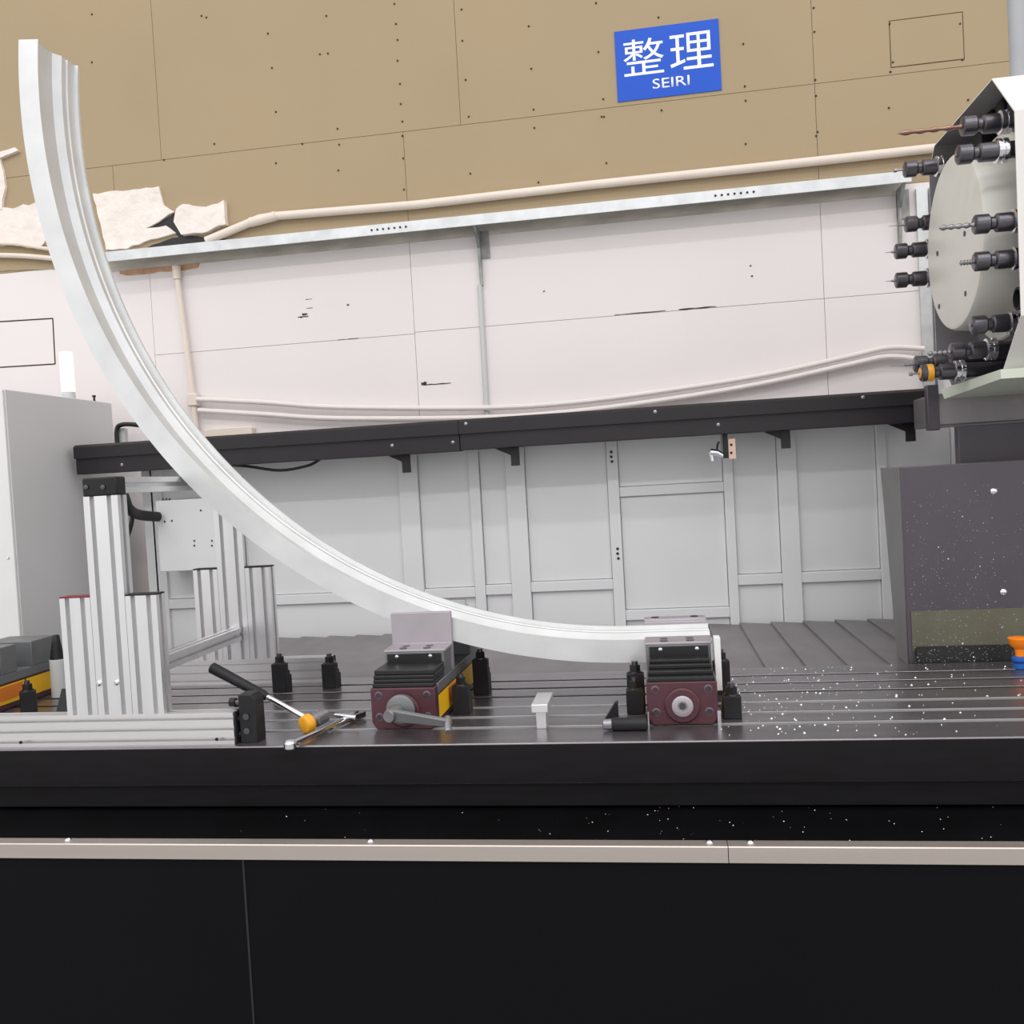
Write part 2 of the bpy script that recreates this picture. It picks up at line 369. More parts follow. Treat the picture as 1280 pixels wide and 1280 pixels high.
# ---------------------------------------------------------------- machine rear enclosure
enc = thing('machine_enclosure', 'white sheet metal rear guard of posts and recessed panels behind the table', 'enclosure', (-.5, YE, 0))
EO = enc.location
zt = 1.66; zb = .83
B().box(-2.17, 1.5, YE+.03, YE+.05, .0, zt).build('backing_sheet', 'seamw', enc, off=EO)
posts = [(-2.17, -2.12), (ony(183, 690, YE).x, ony(196, 690, YE).x)]
for a, c in ((502, 526), (590, 603), (636, 660), (763, 777), (908, 920), (976, 1000)): posts.append((ony(a, 670, YE).x, ony(c, 670, YE).x))
posts.append((ony(1100, 660, YE).x, ony(1112, 660, YE).x)); posts.append((ony(1190, 550, YE).x, ony(1204, 550, YE).x)); posts.append((1.45, 1.5))
for a, c in posts: B().box(a, c, YE, YE+.03, .3, zt).build('post', 'guard', enc, off=EO, bevel=.002)
zrail = {1: ony(390, 755, YE).z, 2: ony(560, 748, YE).z, 3: ony(615, 744, YE).z, 4: ony(710, 739, YE).z, 5: ony(845, 774, YE).z, 6: ony(950, 731, YE).z, 7: ony(1050, 727, YE).z}
for i in range(len(posts)-1):
    x0, x1 = posts[i][1], posts[i+1][0]
    z0 = zrail.get(i, ony(390, 755, YE).z)
    B().box(x0, x1, YE+.004, YE+.03, z0, z0+.042).build('ledge_rail', 'guard', enc, off=EO, bevel=.003)
    B().box(x0+.0015, x1-.0015, YE+.018, YE+.03, .3, z0-.0015).build('lower_panel', 'guard', enc, off=EO, bevel=.002)
    if i == 5:
        zm = ony(838, 618, YE).z
        B().box(x0, x1, YE+.006, YE+.03, zm, zm+.04).build('middle_rail', 'guard', enc, off=EO, bevel=.003)
        B().box(x0+.0015, x1-.0015, YE+.018, YE+.03, z0+.0435, zm-.0015).build('upper_panel', 'guard', enc, off=EO, bevel=.002)
        B().box(x0+.0015, x1-.0015, YE+.018, YE+.03, zm+.0415, zt).build('upper_panel', 'guard', enc, off=EO, bevel=.002)
    else:
        B().box(x0+.0015, x1-.0015, YE+.018, YE+.03, z0+.0435, zt).build('upper_panel', 'guard', enc, off=EO, bevel=.002)
b = B()
for px, py in ((764, 565), (764, 571), (765, 577), (772, 686), (772, 692), (773, 698)):
    q = ony(px, py, YE); b.cyl((q.x, YE+.001, q.z), (q.x, YE-.002, q.z), .006, n=8)
stuff(b.build('bolt_holes', 'cable', enc, off=EO))
q0, q1 = ony(536, 756, YE-.0), ony(581, 750, YE)
B().box(q0.x, q1.x, YE+.004, YE+.018, q0.z-.03, q1.z).build('small_cover_plate', 'lgrey', enc, off=EO, bevel=.002)

# telescopic cover between table and enclosure
tc_ = thing('telescopic_cover', 'grey steel way cover of overlapping plates between table and white enclosure', 'way cover', (-.5, 3.28, 0))
x = -2.0
while x < .98:
    wd = .122; sk = 0
    B().faces([(x, 2.86, TZ-.012), (x+wd, 2.86, TZ-.020), (x+wd, YE-.004, TZ-.020), (x, YE-.004, TZ-.012), (x, 2.86, TZ-.04), (x+wd, 2.86, TZ-.04), (x+wd, YE-.004, TZ-.04), (x, YE-.004, TZ-.04)],
      [(0, 1, 2, 3), (4, 5, 6, 7), (0, 1, 5, 4), (1, 2, 6, 5), (2, 3, 7, 6), (3, 0, 4, 7)]).build('cover_plate', 'cover', tc_, off=tc_.location)
    x += wd
B().box(-2.0, 1.0, 2.88, YE-.01, .3, TZ-.04).build('cover_base', 'cast', tc_, off=tc_.location)

# ---------------------------------------------------------------- black beam in front of the enclosure
YB = 3.55
bm_ = thing('rail_beam', 'long black painted steel beam carried across the front of the white enclosure', 'beam', (-.7, YB, 1.58))
x0, x1 = -2.38, 1.0
xs = ony(574, 540, YB).x
for a, c in ((x0, xs-.001), (xs+.001, x1)):
    B().prism([(YB-.012, 1.648), (YB-.012, 1.695), (YB, 1.705), (YE-.03, 1.705), (YE-.03, 1.69), (YB+.02, 1.648)], 'x', a, c).build('upper_channel', 'blackp', bm_, off=bm_.location)
    B().box(a, c, YB, YB+.06, 1.585 if a > -2 else 1.582, 1.652).build('lower_channel', 'blackp', bm_, off=bm_.location, bevel=.002)
for px, py in ((152, 581), (490, 557), (566, 553), (819, 515), (898, 531), (1078, 497), (583, 530)):
    q = ony(px, py, YB-.002); yy = YB-.012 if q.z > 1.65 else YB
    B().lathe((q.x, yy+.002, q.z), (0, -1, 0), [(0, .007), (.004, .007), (.006, .003)], 10).build('bolt', 'steel', bm_, off=bm_.location)
for px, py in ((508, 580), (644, 571), (982, 549), (1138, 540)):
    q = ony(px, py, YB+.06)
    b = B().box(q.x-.017, q.x+.017, YB+.055, YB+.065, q.z-.035, 1.60); b.box(q.x-.017, q.x+.017, YB+.055, YE+.01, 1.59, 1.598)
    b.prism([(q.x-.017, 1.59), (q.x-.09, 1.59), (q.x-.017, 1.555)], 'y', YB+.06, YB+.066)
    b.build('hanger_bracket', 'blackp', bm_, off=bm_.location)
# tie the beam to the enclosure posts
for a in (-2.2, -.9, .4): B().box(a, a+.05, YB+.05, YE+.012, 1.60, 1.645).build('support_arm', 'blackp', bm_, off=bm_.location)
# limit switch on the beam
q = ony(905, 562, YB+.03)
ls = thing('limit_switch', 'silver limit switch with copper plate hanging under the black beam', 'switch', (q.x, YB+.03, q.z))
a0, a1 = ony(911, 574, YB+.03), ony(919, 548, YB+.03)
B().box(a0.x, a1.x, YB+.026, YB+.036, a0.z, a1.z).build('mount_plate', 'rose', ls, off=ls.location, bevel=.001)
b = B()
for pz in (556, 566): 
    r_ = ony(914, pz, YB+.026); b.cyl((r_.x, YB+.027, r_.z), (r_.x, YB+.022, r_.z), .005, n=8)
b.build('plate_bolts', 'black', ls, off=ls.location)
c0, c1 = ony(904, 573, YB+.03), ony(909, 543, YB+.03)
B().box(c0.x, c1.x, YB+.02, YB+.04, c0.z, 1.60).build('switch_bracket', 'black', ls, off=ls.location)
s0, s1 = ony(888, 565, YB+.03), ony(905, 570, YB+.03)
B().tube([s1, s0.lerp(s1, .5)+Vector((0, 0, .006)), s0], [.009, .012, .014], 10).build('switch_body', 'chrome', ls, off=ls.location)
B().tube([s0, s0+Vector((.006, 0, -.035))], [.008, .006], 8).build('roller_arm', 'chrome', ls, off=ls.location)
B().tube([ony(896, 565, YB+.03), ony(897, 555, YB+.03), ony(899, 552, YB+.03)], .004, 8).build('lever', 'black', ls, off=ls.location)
# drooping cable under the beam
pp = [ony(x, y, YB+.07) for x, y in ((270, 580), (310, 583), (350, 588), (385, 582), (400, 574))]
tag(origin_to(B().tube(spline(pp, 5), .006).build('beam_cable', 'cable'), pp[2]), 'thin black cable sagging under the black beam', 'cable')

# ---------------------------------------------------------------- grey electrical cabinet at the left
CX = -2.42
k0, k1 = onx(140, 503, CX), onx(3, 484, CX); assert k0.y < YW-.05
cab = thing('electrical_cabinet', 'tall grey electrical cabinet standing beside the aluminium profile stand', 'cabinet', (CX-.3, (k0.y+k1.y)/2, 0))
B().box(CX-.8, CX-.012, k1.y+.012, k0.y, 0, k0.z).build('cabinet_body', 'cab', cab, off=cab.location, bevel=.006)
B().box(CX-.012, CX, k1.y+.012, k0.y-.004, .1, k0.z-.004).build('side_panel', 'cab', cab, off=cab.location, bevel=.003)
B().box(CX-.8, CX-.004, k1.y, k1.y+.012, .1, k0.z-.006).build('cabinet_door', 'cabe', cab, off=cab.location, bevel=.003)
q = onx(10, 698, CX); B().cyl((CX-.002, q.y, q.z), (CX+.004, q.y, q.z), .006, n=10).build('lock_screw', 'cabe', cab, off=cab.location)
q = onx(123, 500, CX)
B().lathe((CX-.02, q.y, k0.z-.003), (0, 0, 1), [(0, .006), (.018, .004), (.02, .008), (.028, .008)], 10).build('lifting_knob', 'black', cab, off=cab.location)
# signal lamp on the cabinet
l0 = onx(86, 495, CX-.05); LY = l0.y; lampo = thing('signal_lamp', 'glowing white signal lamp standing on the grey cabinet', 'lamp', (l0.x, LY, k0.z-.002))
zt_ = ony(84, 440, LY).z; rr = .027
B().lathe((l0.x, LY, k0.z-.002), (0, 0, 1), [(0, rr), (.03, rr), (.034, rr*.9)], 20).build('lamp_base', 'lgrey', lampo, off=lampo.location)
B().lathe((l0.x, LY, k0.z+.03), (0, 0, 1), [(0, rr), (zt_-k0.z-.036, rr), (zt_-k0.z-.03, rr*.8)], 20).build('lamp_tube', 'lamp', lampo, off=lampo.location)
# black hoses and small bracket between cabinet and beam
def cable(name, label, L, r, Y, m='cable', cat='cable', n=6):
    pp = [ony(x, y, Y) if not isinstance(Y, (list, tuple)) else ony(x, y, Y[i]) for i, (x, y) in enumerate(L)]
    o = B().tube(spline(pp, n), r, 12).build(name, m); origin_to(o, pp[0]); return tag(o, label, cat)
cable('cable_loop', 'short black cable loop above the left end of the black beam', [(147, 560), (146, 538), (152, 531), (170, 531), (195, 536), (215, 545), (225, 570)], .010, 3.734)
cable('corrugated_hose', 'thick black flexible hose running into the white control box', [(148, 612), (158, 632), (172, 643), (198, 646)], .021, [3.40, 3.42, 3.5, 3.6], cat='hose')
cable('thin_hose', 'thin black cable hanging below the thick flexible hose', [(156, 612), (165, 640), (163, 660), (155, 680)], .009, 3.545)
q0, q1 = ony(146, 560, 3.755), ony(160, 535, 3.755)
tag(origin_to(B().prism([(q0.x, 1.6595), (-2.14, 1.6595), (-2.14, 1.69), (q0.x+.045, 1.69), (q0.x+.045, q1.z), (q0.x, q1.z)], 'y', 3.748, 3.775).build('cable_bracket', 'lgrey'), (q0.x, YE, 1.6595)), 'small pale bracket behind the black cable loop', 'bracket')
# white control box
q0, q1 = ony(200, 715, 3.62), ony(272, 622, 3.62)
cb = thing('control_box', 'white control box with punched holes mounted behind the aluminium stand', 'control box', ((q0.x+q1.x)/2, YE, q0.z))
B().box(q0.x, q1.x, 3.62, YE+.004, q0.z, q1.z).build('box_body', 'guard', cb, off=cb.location, bevel=.003)
b = B()
for px, py in ((206, 652), (215, 651), (243, 676), (243, 682), (265, 676), (265, 682), (251, 638), (204, 620+4), (208, 624), (212, 624)):
    r_ = ony(px, py, 3.62); b.cyl((r_.x, 3.621, r_.z), (r_.x, 3.618, r_.z), .004, n=8)
stuff(b.build('punched_holes', 'black', cb, off=cb.location))

# ---------------------------------------------------------------- machine table and front guards
tb = thing('machine_table', 'long dark steel machine table with T-slots under the vises', 'machine table', (-.5, 2.45, 0))
TF, TBK = 2.07, 2.83
slots = [2.20, 2.30, 2.40, 2.52, 2.62, 2.72]
poly = [(TF, .755), (TF, TZ-.002), (TF+.002, TZ)]
for y in slots:
    poly += [(y-.009, TZ), (y-.009, TZ-.02), (y-.018, TZ-.02), (y-.018, TZ-.034), (y+.018, TZ-.034), (y+.018, TZ-.02), (y+.009, TZ-.02), (y+.009, TZ)]
poly += [(TBK, TZ), (TBK, .755)]
for y in slots[:3]: B().box(-2.33, 2.0, y+.0085, y+.0125, TZ-.006, TZ+.0004).build('slot_highlight', 'edge', tb, off=tb.location)  # bright strips added to stand for the lit far walls of the slots
top = B().prism(poly, 'x', -2.33, 2.0).build('table_top', 'table', tb, off=tb.location, bevel=.0018)
B().box(-2.33, 2.0, TF-.0015, TF, .757, TZ-.004).build('front_face', 'cast', tb, off=tb.location)
B().box(-2.33, 2.0, TF+.03, TBK+.02, .1, .755).build('bed_casting', 'blackg', tb, off=tb.location)
B().box(-2.33, 2.0, TF+.012, TF+.03, .70, .755).build('way_strip', 'cast', tb, off=tb.location)
# splash trough between table and front guard
tr = B().faces([(-2.7, 2.10, .70), (2, 2.10, .70), (2, 1.95, .62), (-2.7, 1.95, .62), (2, 1.875, .62), (-2.7, 1.875, .62), (-2.7, 2.10, .60), (2, 2.10, .60), (-2.7, 1.875, .60), (2, 1.875, .60)],
   [(0, 1, 2, 3), (3, 2, 4, 5), (6, 7, 9, 8), (5, 4, 9, 8), (0, 1, 7, 6), (0, 3, 5, 8, 6), (1, 2, 4, 9, 7)]).build('chip_trough', 'blackg')
tag(origin_to(tr, (-.3, 1.99, .6)), 'glossy black chip trough between the machine table and the front guard', 'trough')
fg = thing('front_guard', 'black front guard of flat panels capped by an aluminium strip', 'guard', (-.3, 1.85, 0))
FO = fg.location
xs = ony(309, 1170, 1.85).x
for a, c in ((-2.7, xs-.0015), (xs+.0015, ony(2100, 1170, 1.85).x)): B().box(a, c, 1.855, 1.865, .05, .668).build('guard_panel', 'panel', fg, off=FO)
B().box(xs-.0022, xs+.0022, 1.8535, 1.8655, .05, .667).build('seam_highlight', 'blackp', fg, off=FO)  # lighter strip standing for panel edges that catch the light
xj = ony(910, 1060, 1.85).x
for a, c in ((-2.7, xj-.0008), (xj+.0008, 2.0)):
    s_ = B().prism([(1.846, .668), (1.846, .699), (1.848, .701), (1.878, .701), (1.878, .692), (1.858, .692), (1.858, .668)], 'x', a, c).build('cap_strip', 'strip', fg, off=FO)
for px in (80, 462, 887, 938):
    q = onz(px, 1053, .702)
    B().lathe((q.x, 1.866, .7005), (0, 0, 1), [(0, .0075), (.002, .0075), (.005, .005), (.006, .002)], 14).build('screw', 'chrome', fg, off=FO)
B().box(-2.7, 2, 1.865, 1.885, .0, .05).build('guard_foot', 'cast', fg, off=FO)

# ---------------------------------------------------------------- bent aluminium profile
AC = Vector((-.07, 2.42, 2.603)); RO = 1.645
sec = [(0, .0), (0, .060), (.003, .060), (.004, .046), (.02, .044), (.085, .044), (.096, .052), (.106, .060), (.122, .060), (.125, .054), (.131, .054), (.134, .060), (.168, .060), (.170, .069), (.178, .069), (.178, .0)]
a1 = -math.radians(90)-math.radians(6.1)
a0 = 0; N = 96; vs = []; fs = []; n = len(sec)
for i in range(N+1):
    a = a0+(a1-a0)*i/N; d = Vector((math.sin(a), 0, -math.cos(a)))
    for y, h in sec: vs.append(Vector((AC.x, AC.y+y, AC.z))+d*(RO-h))
vs = [Vector((.135, AC.y+y, AC.z-RO+h)) for y, h in sec]+vs; N += 1
for i in range(N):
    for j in range(n): fs.append((i*n+j, i*n+(j+1) % n, (i+1)*n+(j+1) % n, (i+1)*n+j))
fs += [tuple(range(n)), tuple(range(N*n, N*n+n))]
arc = B().faces(vs, fs).build('bent_profile', 'arcm')
origin_to(arc, (0, 2.51, .958)); tag(arc, 'large quarter circle of bent aluminium channel clamped in the two maroon vises', 'metal profile')

# ---------------------------------------------------------------- aluminium profile stand
def extr(w, d, gs, gd, gw=.012, gdep=.016):
    # section w x d centred, gs grooves on the w sides, gd on the d sides
    P = []
    def side(p0, p1, k, L):
        p0, p1 = Vector(p0), Vector(p1); t = (p1-p0).normalized(); nrm = Vector((-t.y, t.x))
        P.append(p0)
        for i in range(k):
            m = p0+t*(L*(i+.5)/k)
            P.extend([m-t*gw/2, m-t*gw/2*.8+nrm*gdep, m+t*gw/2*.8+nrm*gdep, m+t*gw/2])
    side((-w/2, -d/2), (w/2, -d/2), gs, w); side((w/2, -d/2), (w/2, d/2), gd, d); side((w/2, d/2), (-w/2, d/2), gs, w); side((-w/2, d/2), (-w/2, -d/2), gd, d)
    return [(p.x, p.y) for p in P]
st = thing('profile_stand', 'silver aluminium extrusion stand with stepped posts bolted on the machine table', 'stand', (-1.34, 2.45, TZ))
SO = st.location
def vprof(name, cx, cy, w, d, z0, z1, gs=2, gd=1, m='alu'):
    return B().prism([(cx+x, cy+y) for x, y in extr(w, d, gs, gd)], 'z', z0, z1).build(name, m, st, off=SO)
for fy, dxs in ((2.09, 0), (2.775, -.004)):
    cy = fy+.02
    B().prism([(cy+x, TZ+.039+y) for x, y in extr(.04, .078, 1, 3, .009)], 'x', -1.74, -1.034).build('base_profile', 'alux', st, off=SO)
    for (a, c, z1) in ((-1.473+dxs, -1.390+dxs, 1.222), (-1.296+dxs, -1.213+dxs, 1.222)):
        vprof('side_profile', (a+c)/2, cy, c-a, .04, TZ+.078, z1)
        B().box(a, c, fy, fy+.04, z1, z1+.004).build('end_cap', 'dred' if (fy < 2.2 and a < -1.4) else 'black', st, off=SO)
    vprof('upright_profile', -1.343+dxs, cy, .092, .04, TZ+.078, 1.472)
    B().box(-1.389+dxs, -1.297+dxs, fy-.001, fy+.041, 1.472, 1.518).build('corner_connector', 'black', st, off=SO, bevel=.004)
for px in (108, 129):
    q = ony(px, 609, 2.089); B().lathe((q.x, 2.09, q.z), (0, -1, 0), [(0, .006), (.004, .006), (.005, .003)], 10).build('connector_screw', 'dsteel', st, off=SO)
for px, py in ((124, 854), (146, 853)):
    q = ony(px, py, 2.09); B().lathe((q.x, 2.1, q.z), (0, -1, 0), [(0, .007), (.014, .007), (.017, .004)], 12).build('bolt', 'chrome', st, off=SO)
B().prism([(-1.3485+x, 1.497+y) for x, y in extr(.081, .04, 2, 1)], 'y', 2.131, 2.774).build('top_rail', 'alu', st, off=SO)
q = ony(303, 792, 2.775)
B().prism([(q.x-.02+x, q.z+y) for x, y in extr(.04, .04, 1, 1)], 'y', 2.12, 2.776).build('tie_rail', 'alu', st, off=SO)
# holes on the base profile face
b = B()
for px, py in ((26, 928), (271, 924)):
    q = ony(px, py, 2.09); b.cyl((q.x, 2.091, q.z), (q.x, 2.088, q.z), .004, n=8)
b.build('drilled_holes', 'black', st, off=SO)
# end plates on base profiles
for fy in (2.09, 2.775):
    o = B().box(-1.034, -1.028, fy, fy+.04, TZ, TZ+.078).build('end_plate', 'black', st, off=SO, bevel=.002)
    B().cyl((-1.029, fy+.02, TZ+.02), (-1.024, fy+.02, TZ+.02), .007, n=10).build('end_screw', 'dsteel', st, off=SO)
    B().cyl((-1.029, fy+.02, TZ+.058), (-1.024, fy+.02, TZ+.058), .007, n=10).build('end_screw', 'dsteel', st, off=SO)

# ---------------------------------------------------------------- vises
def vise(loc, label, tall, jaw=True, closed=False):
    v = thing('machine_vise', label, 'vise', loc)
    hw = .083
    fp = B().prism([(-hw+.012, 0), (hw-.012, 0), (hw-.004, .012), (hw, .02), (hw, .104), (-hw, .104), (-hw, .02), (-hw+.004, .012)], 'y', 0, .035).build('front_plate', 'maroon', v, bevel=.003)
    for x in (-.062, .062):
        for z in (.032, .086):
            B().lathe((x, .004, z), (0, -1, 0), [(0, .0105), (.004, .0105), (.005, .0085), (.0051, .006), (.003, .005)], 14).build('socket_screw', 'dsteel', fp)
    B().lathe((0, .002, .048), (0, -1, 0), [(0, .042), (.006, .042), (.010, .038)], 32).build('bearing_boss', 'maroon', fp)
    B().lathe((0, -.008, .048), (0, -1, 0), [(0, .025), (.004, .025), (.006, .022), (.0061, .012), (.002, .011)], 28).build('collar', 'jaw', fp)
    B().cyl((0, -.004, .048), (0, -.012, .048), .009, n=6).build('screw_hex', 'dsteel', fp)
    B().box(-hw+.004, hw-.004, .035, .56, 0, .082).build('vise_body', 'maroon', v, bevel=.003)
    B().box(-hw, hw, .035, .56, .080, .107).build('guide_rail', 'jawd', v, bevel=.002)
    for s in (1, -1):
        a, c = (hw-.004, hw-.0015) if s > 0 else (-hw+.0015, -hw+.004)
        B().box(a, c, .04, .30, .018, .074).build('yellow_label', 'yellow', v)
        o = B().box(a+(.0005 if s > 0 else -.001), c+(.001 if s > 0 else -.0005), .14, .29, .03, .07).build('label_print', 'orange', v)
        B().box(a, c, .31, .55, .018, .074).build('yellow_label', 'yellow', v)
    # telescoping slide cover in front of the moving jaw
    for i, (y0, y1, z0, z1, ww) in enumerate(((.004, .12, .104, .114, .079), (.030, .13, .114, .124, .077), (.056, .14, .124, .134, .075), (.075, .15, .134, .143, .073)) if not closed else ((.006, .12, .104, .114, .079), (.012, .13, .114, .123, .078), (.018, .14, .123, .132, .079), (.024, .15, .132, .144, .078))):
        B().box(-ww, ww, y0, y1, z0, z1).build('slide_cover', 'bellow', v, bevel=.002)
    mj = B().box(-.079, .079, .125, .20, .107, .170).build('moving_jaw', 'jawd', v, bevel=.002)
    B().box(-.072, .072, .120, .126, .140, .166).build('cover_clamp', 'bellow', mj)
    for x in (-.045, .045): B().lathe((x, .121, .160), (0, -1, 0), [(0, .005), (.004, .005), (.005, .003)], 10).build('clamp_screw', 'chrome', mj)
    if jaw:
        tz = .262 if tall else .1745
        jp = B().prism([(.125, .170), (.125, .176), (.205, .178), (.205, tz), (.222, tz), (.222, .107), (.205, .107), (.205, .170)], 'x', -.083, .083).build('jaw_plate', 'jaw', v, bevel=.0015)
        for x in (-.035, .03):
            for y in (.145, .175):
                B().cyl((x, y, .1765), (x, y, .1782), .010, n=16).build('screw_hole', 'dsteel', jp)
        fj = B().prism([(.402, .107), (.402, .185 if not tall else .25), (.418, .185 if not tall else .25), (.418, .19 if not tall else .185), (.50, .185), (.50, .107)], 'x', -.086, .086).build('fixed_jaw', 'jaw' if not tall else 'jawd', v, bevel=.002)
        for x in (-.055, .055): B().cyl((x, .46, .184), (x, .46, .1895), .011, n=16).build('screw_hole', 'black', fj)
    else:
        B().box(-.083, .083, .2, .27, .107, .19).build('jaw_plate', 'jawd', v, bevel=.002)
        B().box(-.083, .083, .34, .46, .107, .185).build('fixed_jaw', 'jawd', v, bevel=.002)
    return v
v3 = vise((.046, 2.198, TZ), 'maroon machine vise gripping the flat end of the bent profile', False)
v2 = vise((-.637, 2.198, TZ), 'maroon machine vise with a tall jaw plate and crank, below the rising bent profile', True, closed=True)
v2.rotation_euler = (0, 0, math.radians(-1))
v1 = vise((-2.03, 2.27, TZ), 'maroon and yellow machine vise on the table beside the grey cabinet', False, False)
# pale side plate on the right vise
sp = B().box(.086, .101, .09, .13, .06, .19).build('side_plate', 'cabe', v3, bevel=.001)
for x in (-.084, .084): B().box(x-.004, x+.004, -.006, .03, 0, .035).build('guide_key', 'chrome', v3)
# crank on the second vise
ck = thing('crank_handle', 'grey steel crank handle fitted on the vise with the tall jaw plate', 'crank', (-.637, 2.19, TZ+.048))
KO = ck.location
h0 = Vector((-.642, 2.179, TZ+.056)); 
B().lathe(h0+Vector((.004, .006, 0)), (0, -1, 0), [(0, .036), (.010, .036), (.014, .03)], 28).build('hub_disc', 'jawd', ck, off=KO)
B().lathe(h0, (-.25, -1, -.1), [(.0, .017), (.045, .017), (.054, .014)], 20).build('hub_socket', 'steel', ck, off=KO)
e = ony(556, 903, 2.11); s = h0+Vector((-.010, -.038, -.004)); d = (e-s).normalized(); up = Vector((0, -.35, 1)).normalized(); sd = d.cross(up).normalized(); up = sd.cross(d)
vs = []
for p_, hh in ((s-d*.01, .017), (e+d*.008, .010)):
    for a in (1, -1):
        for t_ in (1, -1): vs.append(p_+up*hh*a+sd*.006*t_)
B().faces(vs, [(0, 1, 3, 2), (4, 5, 7, 6), (0, 1, 5, 4), (2, 3, 7, 6), (0, 2, 6, 4), (1, 3, 7, 5)]).build('crank_arm', 'jawd', ck, off=KO, bevel=.003)
g1 = ony(557, 922, 2.05)
B().lathe(e+Vector((.004, .012, .004)), g1-e, [(-.004, .009), (.012, .011), (.02, .008), (.05, .009), (.055, .006)], 16).build('grip_knob', 'steel', ck, off=KO)

# ---------------------------------------------------------------- T-slot clamps
def clamp(loc, label, rz=0, h=.075, tall=False, group='black T-slot clamps on the table'):
    c = thing('t_slot_clamp', label, 'clamp', loc, rz, group)
    B().prism([(-.024, 0), (.026, 0), (.026, h*.55), (.014, h*.55), (.014, h*.72), (.004, h*.72), (.004, h), (-.024, h)], 'x', -.022, .022).build('step_block', 'black', c, bevel=.002)
    B().cyl((0, -.008, h), (0, -.008, h+.03), .008, n=14).build('stud', 'dsteel', c)
    B().cyl((0, -.008, h), (0, -.008, h+.004), .017, n=20).build('washer', 'dsteel', c)
    B().cyl((0, -.008, h+.004), (0, -.008, h+.020), .014, n=6).build('hex_nut', 'black', c)
    return c
def tpos(px, py): q = onz(px, py, TZ); return Vector((q.x, q.y, TZ))
clamp(tpos(797, 893)+Vector((-.004, .02, 0)), 'black stepped clamp on the arc side of the vise gripping the flat profile end', 0, .062)
clamp(Vector((-.066, 2.378, TZ)), 'tall black clamp with stud behind the stepped clamp of the flat end vise', 0, .092)
clamp(Vector((.165, 2.27, TZ)), 'black stepped clamp on the chip covered side of the vise at the flat profile end', 0, .055)
clamp(Vector((.160, 2.52, TZ)), 'black clamp behind the pale side plate of the vise', 0, .09)
clamp(tpos(577, 893)+Vector((0, .02, 0)), 'dark clamp on the yellow label side of the vise with the tall jaw', 0, .075)
clamp(tpos(602, 868)+Vector((0, .02, 0)), 'tall dark clamp behind the vise with the tall jaw', 0, .10)
clamp(Vector((-1.005, 2.70, TZ)), 'black clamp holding the end of the rear stand base', 0, .075)
clamp(tpos(350, 866)+Vector((0, .02, 0)), 'black clamp with nut in front of the rear stand base', 0, .088)
cpl = thing('end_clamp', 'dark clamp plate with two bolts over the end of the front stand base', 'clamp', (-.999, 2.10, TZ), 0, 'black T-slot clamps on the table')
B().prism([(-.024, 0), (.020, 0), (.020, .105), (.010, .118), (-.024, .118)], 'y', .0, .05).build('clamp_plate', 'black', cpl, bevel=.002)
for zz, yy in ((.098, .012), (.090, .038)):
    B().cyl((-.024, yy, zz), (-.052, yy, zz), .007, n=12).build('stud', 'dsteel', cpl)
    B().cyl((-.036, yy, zz), (-.050, yy, zz), .012, n=6).build('hex_nut', 'black', cpl)
for zz in (.03, .065): B().cyl((-.005, .001, zz), (-.005, -.004, zz), .008, n=12).build('plate_screw', 'dsteel', cpl)
clamp(tpos(30, 893)+Vector((-.02, .05, 0)), 'black clamp beside the yellow labelled vise and the front stand base', .6, .06)
cp = thing('capped_post', 'pale grey post with a tapered black cap behind the stand', 'post', (0, 0, 0)); q = tpos(75, 870); cp.location = q+Vector((0, .0, 0))
B().lathe((0, 0, 0), (0, 0, 1), [(0, .024), (.118, .024), (.12, .02)], 20).build('post_body', 'lgrey', cp)
B().lathe((0, 0, .118), (0, 0, 1), [(0, .022), (.05, .014), (.074, .011), (.078, .008)], 20).build('black_cap', 'black', cp)
wb = B().prism([(-.03, 0), (.02, 0), (.02, .07), (.01, .075)], 'x', -.02, .02).build('wedge_block', 'black', bevel=.002); wb.location = tpos(76, 897)+Vector((0, .03, 0)); tag(wb, 'small black wedge block at the foot of the front stand posts', 'block')

# ---------------------------------------------------------------- loose tools
# hammer
hd = onz(381, 906, TZ+.022); he = ony(264, 834, 2.23)
hm = thing('mallet', 'mallet with amber plastic face and black rubber grip leaning on the clamp', 'mallet', (hd.x, hd.y, TZ)); HO = hm.location
mt = hd+Vector((.012, .022, .003)); dv = (he-mt).normalized(); L = (he-mt).length
B().lathe(mt, dv, [(0, .0075), (L*.46, .0075)], 14).build('steel_shaft', 'chrome', hm, off=HO)
B().lathe(mt+dv*L*.44, dv, [(0, .009), (.01, .0125), (L*.3, .0135), (L*.5, .0145), (L*.55, .0145), (L*.56, .011)], 18).build('rubber_grip', 'black', hm, off=HO)
ax = Vector((.45, .85, .12)).normalized()
B().lathe(hd-ax*.006, ax, [(0, .016), (.003, .0205), (.012, .0235), (.022, .0235), (.028, .018)], 24).build('amber_face', 'amber', hm, off=HO)
B().lathe(hd+ax*.02, ax, [(0, .016), (.012, .016), (.014, .019), (.046, .019), (.05, .016)], 24).build('hammer_head', 'steel', hm, off=HO)
